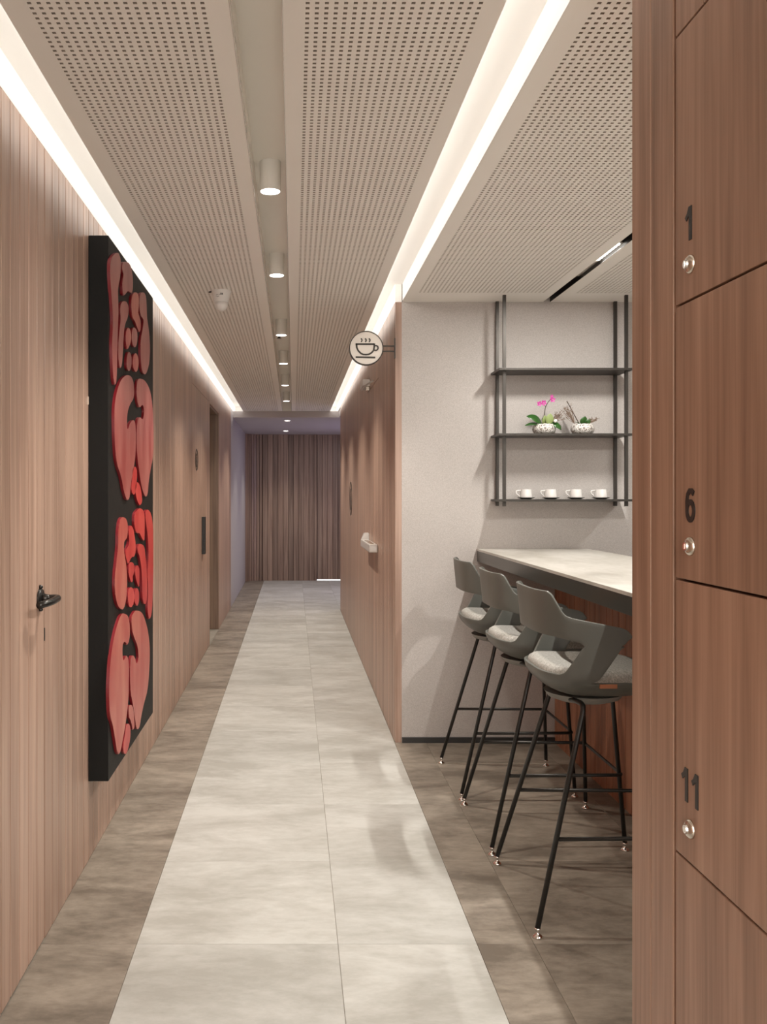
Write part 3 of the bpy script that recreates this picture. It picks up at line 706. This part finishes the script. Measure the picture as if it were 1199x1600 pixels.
# ------------------------------------------------------------------ bar counter
bc = thing(empty('bar_counter', (1.3, 3.45, 0)), 'pale stone bar counter with dark metal edge and wooden slatted base', 'counter')
def bl(o): o.location = (-1.3, -3.45, 0); return o
CY0, CY1, CX0, CX1 = 1.95, 4.944, 1.01, 1.62; CZ = 1.070
bl(bx('countertop', M['counter'], bc, CX0, CX1, CY0, CY1, CZ-0.012, CZ, 0.001))
bl(bx('apron', M['apron'], bc, CX0+0.002, CX1-0.002, CY0+0.002, CY1-0.001, CZ-0.070, CZ-0.0125, 0.001))
bl(bx('base_core', M['groove'], bc, 1.453, 1.60, CY0+0.3, CY1-0.001, 0.0, CZ-0.0705))
y = CY0+0.3
while y < CY1-0.02:
    q = min(0.078, CY1-0.001-y); o = plank(bc, 1.44, -1, y, round(q, 3), 0.0, CZ-0.071, 'slat_wood'); o.name = 'slat'
    o.location = Vector(o.location) - Vector((1.3, 3.45, 0)); y += q

# ------------------------------------------------------------------ bar stools
def interp(tab, x):
    if x <= tab[0][0]: return tab[0][1]
    for (a, b), (c, d) in zip(tab, tab[1:]):
        if x <= c: return b + (d-b)*(x-a)/(c-a)
    return tab[-1][1]
NS = 3.3
def plan(phi, z):
    t = (z-0.79)/0.26; s = 1.0
    if z < 0.79: s = max(0.05, 1 - ((0.79-z)/0.096)**2)**0.42
    tt = max(t, 0)
    a = 0.212*s; b = (0.212 + 0.024*min(tt, 1))*s; cxx = 0.012 - (0.024*tt if math.cos(phi) > 0 else 0)
    c = math.cos(phi); sn = math.sin(phi)
    x = cxx - a*math.copysign(abs(c)**(2/NS), c)*(1.0 if c > 0 else 1.02); y = b*math.copysign(abs(sn)**(2/NS), sn)
    return x, y
ZTOP = [(-0.3, 1.058), (-0.182, 1.056), (-0.172, 1.048), (-0.163, 1.028), (-0.148, 0.995), (-0.138, 0.981), (-0.12, 0.974), (-0.02, 0.955), (0.035, 0.943), (0.052, 0.934), (0.064, 0.915)]
ZHT = [(-0.3, 0.925), (-0.17, 0.912), (-0.10, 0.897), (-0.086, 0.885)]
ZHB = [(-0.3, 0.792), (-0.165, 0.790), (-0.150, 0.797), (-0.095, 0.875), (-0.086, 0.885)]
ZFR = [(-0.075, 0.765), (-0.05, 0.776), (0.012, 0.856), (0.052, 0.908), (0.064, 0.914)]
ZR = 0.765
def column(phi):
    x, _ = plan(phi, 0.9); return x
def make_shell():
    bm = BM()
    def pt(phi, z): x, y = plan(phi, z); return (x, y, z)
    # angles where the plan reaches given x
    def ang(x0):
        lo, hi = 0.0, PI
        for _ in range(50):
            m_ = (lo+hi)/2
            if column(m_) < x0: lo = m_
            else: hi = m_
        return lo
    pA = ang(-0.086); pB = ang(0.064)
    colsA = [pA*i/34 for i in range(-34, 35)]
    def grid(cols, zlo, zhi, rows):
        G = []
        for p in cols:
            x = column(p); a, b = zlo(x), zhi(x)
            G.append([bm.verts.new(pt(p, a + (b-a)*k/rows)) for k in range(rows+1)])
        for i in range(len(G)-1):
            for k in range(rows):
                try: bm.faces.new([G[i][k], G[i+1][k], G[i+1][k+1], G[i][k+1]])
                except ValueError: pass
    grid(colsA, lambda x: interp(ZHT, x), lambda x: interp(ZTOP, x), 6)
    grid(colsA, lambda x: ZR, lambda x: interp(ZHB, x), 6)
    for s in (-1, 1):
        cs = [s*(pA + (pB-pA)*i/16) for i in range(17)]
        split = 0.885
        grid(cs, lambda x: split if x < -0.085 else max(interp(ZFR, x), min(split, interp(ZTOP, x))) if interp(ZFR, x) > split else split, lambda x: interp(ZTOP, x), 6)
        grid(cs, lambda x: min(split, ZR if x < -0.075 else interp(ZFR, x)), lambda x: split, 6)
    # bowl
    prof = [(0.765, 1.0), (0.75, 1.0), (0.735, 1.0), (0.722, 1.0), (0.712, 1.0), (0.70, 1.0)]
    A_ = colsA + [pA + (pB-pA)*i/16 for i in range(1, 17)] + [pB + (2*PI-2*pB)*i/30 for i in range(1, 30)] + [2*PI - pB + (pB-pA)*i/16 for i in range(16)]
    N = len(A_); prev = None
    for z in (0.765, 0.755, 0.745, 0.735, 0.725, 0.716, 0.708, 0.702):
        ring = [bm.verts.new(pt(q if q <= PI else q - 2*PI, z)) for q in A_]
        if prev:
            for k in range(N): bm.faces.new([prev[k], prev[(k+1) % N], ring[(k+1) % N], ring[k]])
        prev = ring
    for s in (0.66, 0.3):
        ring = [bm.verts.new((0.012+(v.co.x-0.012)*s, v.co.y*s, 0.699 if s > 0.5 else 0.698)) for v in prev]
        for k in range(N): bm.faces.new([prev[k], prev[(k+1) % N], ring[(k+1) % N], ring[k]])
        prev = ring
    bm.faces.new(prev)
    bmesh.ops.remove_doubles(bm, verts=bm.verts, dist=0.0008)
    return bm
def make_stool():
    t = empty('bar_stool')
    o = obj('shell', make_shell(), M['shell'], t, smooth=True)
    md = o.modifiers.new('thickness', 'SOLIDIFY'); md.thickness = 0.009; md.offset = -1
    bv = o.modifiers.new('round', 'BEVEL'); bv.width = 0.002; bv.segments = 2; bv.limit_method = 'ANGLE'; bv.angle_limit = math.radians(60)
    # cushion
    bm = BM(); N = 64; rings = []
    for s, z in [(0.90, 0.752), (0.945, 0.762), (0.955, 0.776), (0.93, 0.792), (0.87, 0.802), (0.75, 0.804), (0.5, 0.797), (0.25, 0.793)]:
        ring = []
        for k in range(N):
            x, y = plan(-PI+2*PI*k/N, 0.79); xx = 0.012+(x-0.012)*s; yy = y*s
            dz = 0.012*max(0, -(xx-0.012)/0.2)**2 - 0.014*max(0, (xx-0.05)/0.16)**2
            ring.append(bm.verts.new((xx, yy, z+dz)))
        rings.append(ring)
    for A, B in zip(rings, rings[1:]):
        for k in range(N): bm.faces.new([A[k], A[(k+1) % N], B[(k+1) % N], B[k]])
    bm.faces.new(rings[-1]); bm.faces.new(list(reversed(rings[0])))
    cu = obj('cushion', bm, M['cushion'], t, smooth=True)
    bx('leather_tag', M['leather'], cu, -0.035, 0.020, -0.2085, -0.202, 0.752, 0.765)
    bm = BM(); lathe(bm, [(0, 0.672), (0.09, 0.674), (0.118, 0.684), (0.130, 0.702), (0, 0.702)], 40, (-0.02, 0, 0))
    o = obj('under_plate', bm, M['plate'], t, smooth=True); auto_smooth(o)
    # legs: tubes bent under the seat
    RX, RYY, FX, FY = -0.25, 0.275, 0.27, 0.232
    for s in (-1, 1):
        bm = BM(); tube(bm, fillet([(RX, s*RYY, 0.028), (-0.072, s*0.172, 0.694), (-0.10, s*0.06, 0.694)], 0.028, 7), 0.0085, 12)
        lg = obj('leg', bm, M['leg'], t, smooth=True)
        bm = BM(); lathe(bm, [(0, 0.0), (0.016, 0.0), (0.0165, 0.004), (0.011, 0.009), (0.0055, 0.013), (0.0055, 0.022), (0.0095, 0.024), (0.0095, 0.03), (0, 0.03)], 20, (RX, s*RYY, 0)); obj('glide', bm, M['chrome'], lg, smooth=True)
        bm = BM(); tube(bm, fillet([(FX, s*FY, 0.028), (0.235, s*0.165, 0.694), (0.12, s*0.10, 0.694)], 0.028, 7), 0.0085, 12)
        lg = obj('leg', bm, M['leg'], t, smooth=True)
        bm = BM(); lathe(bm, [(0, 0.0), (0.016, 0.0), (0.0165, 0.004), (0.011, 0.009), (0.0055, 0.013), (0.0055, 0.022), (0.0095, 0.024), (0.0095, 0.03), (0, 0.03)], 20, (FX, s*FY, 0)); obj('glide', bm, M['chrome'], lg, smooth=True)
    zr = 0.287; q = (zr-0.028)/(0.694-0.028)
    lerp = lambda a, b: a+(b-a)*q
    rx, ry, fx, fy = lerp(RX, -0.072), lerp(RYY, 0.172), lerp(FX, 0.235), lerp(FY, 0.165)
    bm = BM(); tube(bm, fillet([(rx, -ry, zr), (fx+0.006, -fy-0.02, zr), (fx+0.006, fy+0.02, zr), (rx, ry, zr)], 0.02, 5), 0.0065, 10)
    obj('footrest', bm, M['leg'], t, smooth=True)
    return t
st = make_stool()
lab = ['grey-green bar stool with felt seat, nearest the camera of the three', 'grey-green bar stool standing in the middle between two others at the counter',
       'grey-green bar stool with felt seat, farthest from the camera, nearest the pale wall']
for i, yy in enumerate((3.036, 3.671, 4.283)):
    o = st if i == 0 else copy_tree(st)
    o.location = (1.002, yy, 0); thing(o, lab[i], 'stool', 'bar stools at the counter')

# ------------------------------------------------------------------ hanging shelf
sh = thing(empty('wall_shelf', (1.44, 4.94, 1.3)), 'dark bronze three-tier metal shelf unit hanging from the ceiling at the pale wall', 'shelf')
def sl(o): o.location = (-1.44, -4.94, -1.3); return o
for z in (2.037, 1.691, 1.343): sl(bx('shelf_board', M['bronze'], sh, 1.087, 1.795, 4.73, 4.94, z-0.012, z, 0.001))
for x in (1.121, 1.771):
    for y in (4.775, 4.931):
        xx = x if y > 4.8 else x + 0.002
        for a, b in ((1.305, 1.331), (1.343, 1.679), (1.691, 2.025), (2.037, ZC if x < 3 else ZC)):
            pass
        sl(bx('upright', M['bronze'], sh, xx-0.008, xx+0.008, y-0.008, y+0.008, 1.305, ZC))
# cups and saucers
def make_cup():
    t = empty('coffee_cup')
    bm = BM(); lathe(bm, [(0, 0.0), (0.024, 0.0), (0.0325, 0.003), (0.0335, 0.006), (0.031, 0.028), (0.029, 0.049), (0.0275, 0.0495), (0.0265, 0.047), (0.0285, 0.028), (0.030, 0.008), (0, 0.005)], 36)
    b = obj('cup_body', bm, M['cup'], t, smooth=True); auto_smooth(b, 60)
    bm = BM(); tube(bm, fillet([(-0.028, 0, 0.044), (-0.054, 0, 0.041), (-0.052, 0, 0.026), (-0.031, 0, 0.009)], 0.014, 6), 0.0035, 10); obj('cup_handle', bm, M['cup'], t, smooth=True)
    return t
def make_saucer():
    bm = BM(); lathe(bm, [(0, 0), (0.026, 0), (0.030, 0.002), (0.0465, 0.008), (0.047, 0.0095), (0.030, 0.0045), (0, 0.0035)], 40)
    return obj('saucer', bm, M['saucer'], None, smooth=True)
cup = make_cup(); sau = make_saucer()
pos = ['leftmost', 'second from the left', 'third from the left', 'rightmost']
for i, px in enumerate((822.5, 861, 900.5, 939.5)):
    Y = 4.83; X = (px-VX)*Y/F
    s_ = sau if i == 0 else sau.copy(); 
    if i: COL.objects.link(s_)
    s_.location = (X, Y, 1.343); thing(s_, 'dark saucer under the %s white cup on the bottom shelf' % pos[i], 'saucer', 'saucers on the bottom shelf')
    c_ = cup if i == 0 else copy_tree(cup)
    c_.location = (X-0.001, Y, 1.3466); thing(c_, 'white espresso cup on a dark saucer, %s on the bottom shelf' % pos[i], 'cup', 'white cups on the bottom shelf')
# potted plants
def leaf(name, mat, parent, base, tip, width, droop=0.0, n=8, up=(0, -0.35, 0.94)):
    base, tip = Vector(base), Vector(tip); d = tip-base; side = d.cross(Vector(up)).normalized(); nrm = side.cross(d).normalized()
    bm = BM(); rows_ = []
    for i in range(n+1):
        t = i/n; c = base + d*t + nrm*(droop*4*t*(1-t)); wv = width*math.sin(PI*min(1, t*0.93+0.05))**0.75*(1 if t < 1 else 0.05)
        rows_.append([bm.verts.new(c - side*wv/2), bm.verts.new(c - nrm*wv*0.13), bm.verts.new(c + side*wv/2)])
    for A, B in zip(rows_, rows_[1:]):
        for k in range(2): bm.faces.new([A[k], A[k+1], B[k+1], B[k]])
    o = obj(name, bm, mat, parent, smooth=True)
    md = o.modifiers.new('thickness', 'SOLIDIFY'); md.thickness = 0.0012
    return o
def pot(name, px, label):
    Y = 4.83; t = thing(empty(name, ((px-VX)*Y/F, Y, 1.691)), label, 'plant')
    bm = BM(); lathe(bm, [(0, 0), (0.040, 0), (0.055, 0.010), (0.0625, 0.026), (0.060, 0.042), (0.050, 0.056), (0.045, 0.056), (0.052, 0.042), (0, 0.040)], 40)
    o = obj('pot', bm, M['pot'], t, smooth=True)
    bm = BM(); lathe(bm, [(0.049, 0.048), (0.035, 0.056), (0.015, 0.060), (0, 0.061)], 20); obj('moss', bm, M['moss'], t, smooth=True)
    return t
p1 = pot('potted_orchid', 850.5, 'pink orchid with broad green leaves in a speckled white bowl on the middle shelf')
leaf('leaf', M['leaf'], p1, (-0.012, 0, 0.055), (-0.100, -0.02, 0.098), 0.048, 0.016, up=(0.1, -0.8, 0.6))
leaf('leaf', M['leaf'], p1, (-0.012, -0.01, 0.052), (-0.112, -0.03, 0.046), 0.026, 0.010, up=(0, -0.6, 0.8))
leaf('leaf', M['leaf'], p1, (0.02, -0.02, 0.058), (0.085, -0.03, 0.022), 0.034, 0.020, up=(0, -0.8, 0.5))
leaf('leaf', M['leaf_pale'], p1, (0.012, -0.035, 0.050), (0.022, -0.045, 0.110), 0.042, 0.006, up=(0, -0.97, 0.2))
leaf('leaf', M['leaf_pale'], p1, (-0.010, -0.025, 0.050), (-0.008, -0.045, 0.100), 0.030, 0.006, up=(0.2, -0.95, 0.2))
leaf('leaf', M['leaf'], p1, (0.0, 0.01, 0.058), (0.03, 0.05, 0.10), 0.035, 0.01)
bm = BM(); tube(bm, [(0.0, 0, 0.055), (0.002, 0, 0.10), (0.004, -0.005, 0.14), (0.016, -0.01, 0.170), (0.030, -0.012, 0.188), (0.036, -0.012, 0.196)], 0.0018, 8); tube(bm, [(0.007, -0.005, 0.148), (-0.004, -0.01, 0.165), (-0.018, -0.012, 0.170)], 0.0014, 6)
obj('flower_stem', bm, M['stem'], p1)
for (fx, fz, rr) in [(-0.030, 0.164, 0.017), (-0.008, 0.168, 0.018), (0.040, 0.186, 0.017), (0.036, 0.203, 0.012)]:
    fl = empty('flower', (fx, -0.02, fz)); fl.parent = p1; bpy.data.objects.remove(fl)
    bm = BM()
    for k in range(5):
        a = 2*PI*k/5 + fx*40; d = Vector((math.cos(a), -0.25, math.sin(a))); sd = Vector((-math.sin(a), 0, math.cos(a)))
        c0 = Vector((fx, -0.02, fz)); ps = [c0, c0+d*rr*0.5+sd*rr*0.36, c0+d*rr, c0+d*rr*0.5-sd*rr*0.36]
        f_ = bm.faces.new([bm.verts.new(p) for p in ps])
    o = obj('flower', bm, M['petal'], p1); md = o.modifiers.new('thickness', 'SOLIDIFY'); md.thickness = 0.001
    bm = BM(); bmesh.ops.create_icosphere(bm, subdivisions=1, radius=rr*0.2, matrix=Matrix.Translation((fx, -0.024, fz))); obj('flower_heart', bm, M['petal_heart'], o)
random.seed(3)
def twigs(parent, base, tips, name='dry_twigs', r=0.0013):
    bm = BM()
    for tp in tips:
        b0 = Vector(base); tp = Vector(tp); mid = (b0+tp)/2 + Vector((random.uniform(-.006, .006), random.uniform(-.006, .006), random.uniform(-.004, .01)))
        tube(bm, [b0, mid, tp], r, 6, rs=[r, r*0.8, r*0.4])
        for k in range(5):
            s0 = mid + (tp-mid)*random.random(); tube(bm, [s0, s0 + Vector((random.uniform(-.014, .014), random.uniform(-.01, .01), random.uniform(-.004, .016)))], r*0.7, 5)
    o = obj(name, bm, M['twig'], parent); o['kind'] = 'stuff'; return o
twigs(p1, (0.045, -0.01, 0.062), [(0.085+random.uniform(-.02, .03), random.uniform(-.03, .01), 0.085+random.uniform(-.012, .045)) for _ in range(14)])
bm = BM(); bmesh.ops.create_icosphere(bm, subdivisions=2, radius=0.010, matrix=Matrix.Translation((0.048, -0.045, 0.070))); obj('white_pebble', bm, M['cup'], p1, smooth=True)
p2 = pot('potted_plant', 910.5, 'speckled white bowl with dry twigs and a small green leaf on the middle shelf')
leaf('leaf', M['leaf'], p2, (-0.012, -0.02, 0.052), (0.004, -0.035, 0.096), 0.040, 0.006, up=(0.2, -0.95, 0.2))
leaf('leaf', M['leaf'], p2, (0.006, -0.02, 0.052), (0.030, -0.035, 0.078), 0.028, 0.006, up=(0.2, -0.95, 0.2))
leaf('leaf', M['leaf'], p2, (-0.02, -0.01, 0.052), (-0.05, -0.03, 0.066), 0.02, 0.006)
bm = BM(); tube(bm, [(-0.020, -0.01, 0.055), (-0.052, -0.01, 0.115), (-0.088, -0.012, 0.180)], 0.0024, 8); obj('stick', bm, M['stem'], p2)
twigs(p2, (-0.046, -0.01, 0.060), [(-0.085+random.uniform(-.03, .02), random.uniform(-.03, .02), 0.13+random.uniform(-.03, .035)) for _ in range(16)])
twigs(p2, (0.02, -0.02, 0.058), [(0.05+random.uniform(-.015, .025), -0.03, 0.072+random.uniform(-.006, .014)) for _ in range(7)], 'dry_twigs', 0.0018)
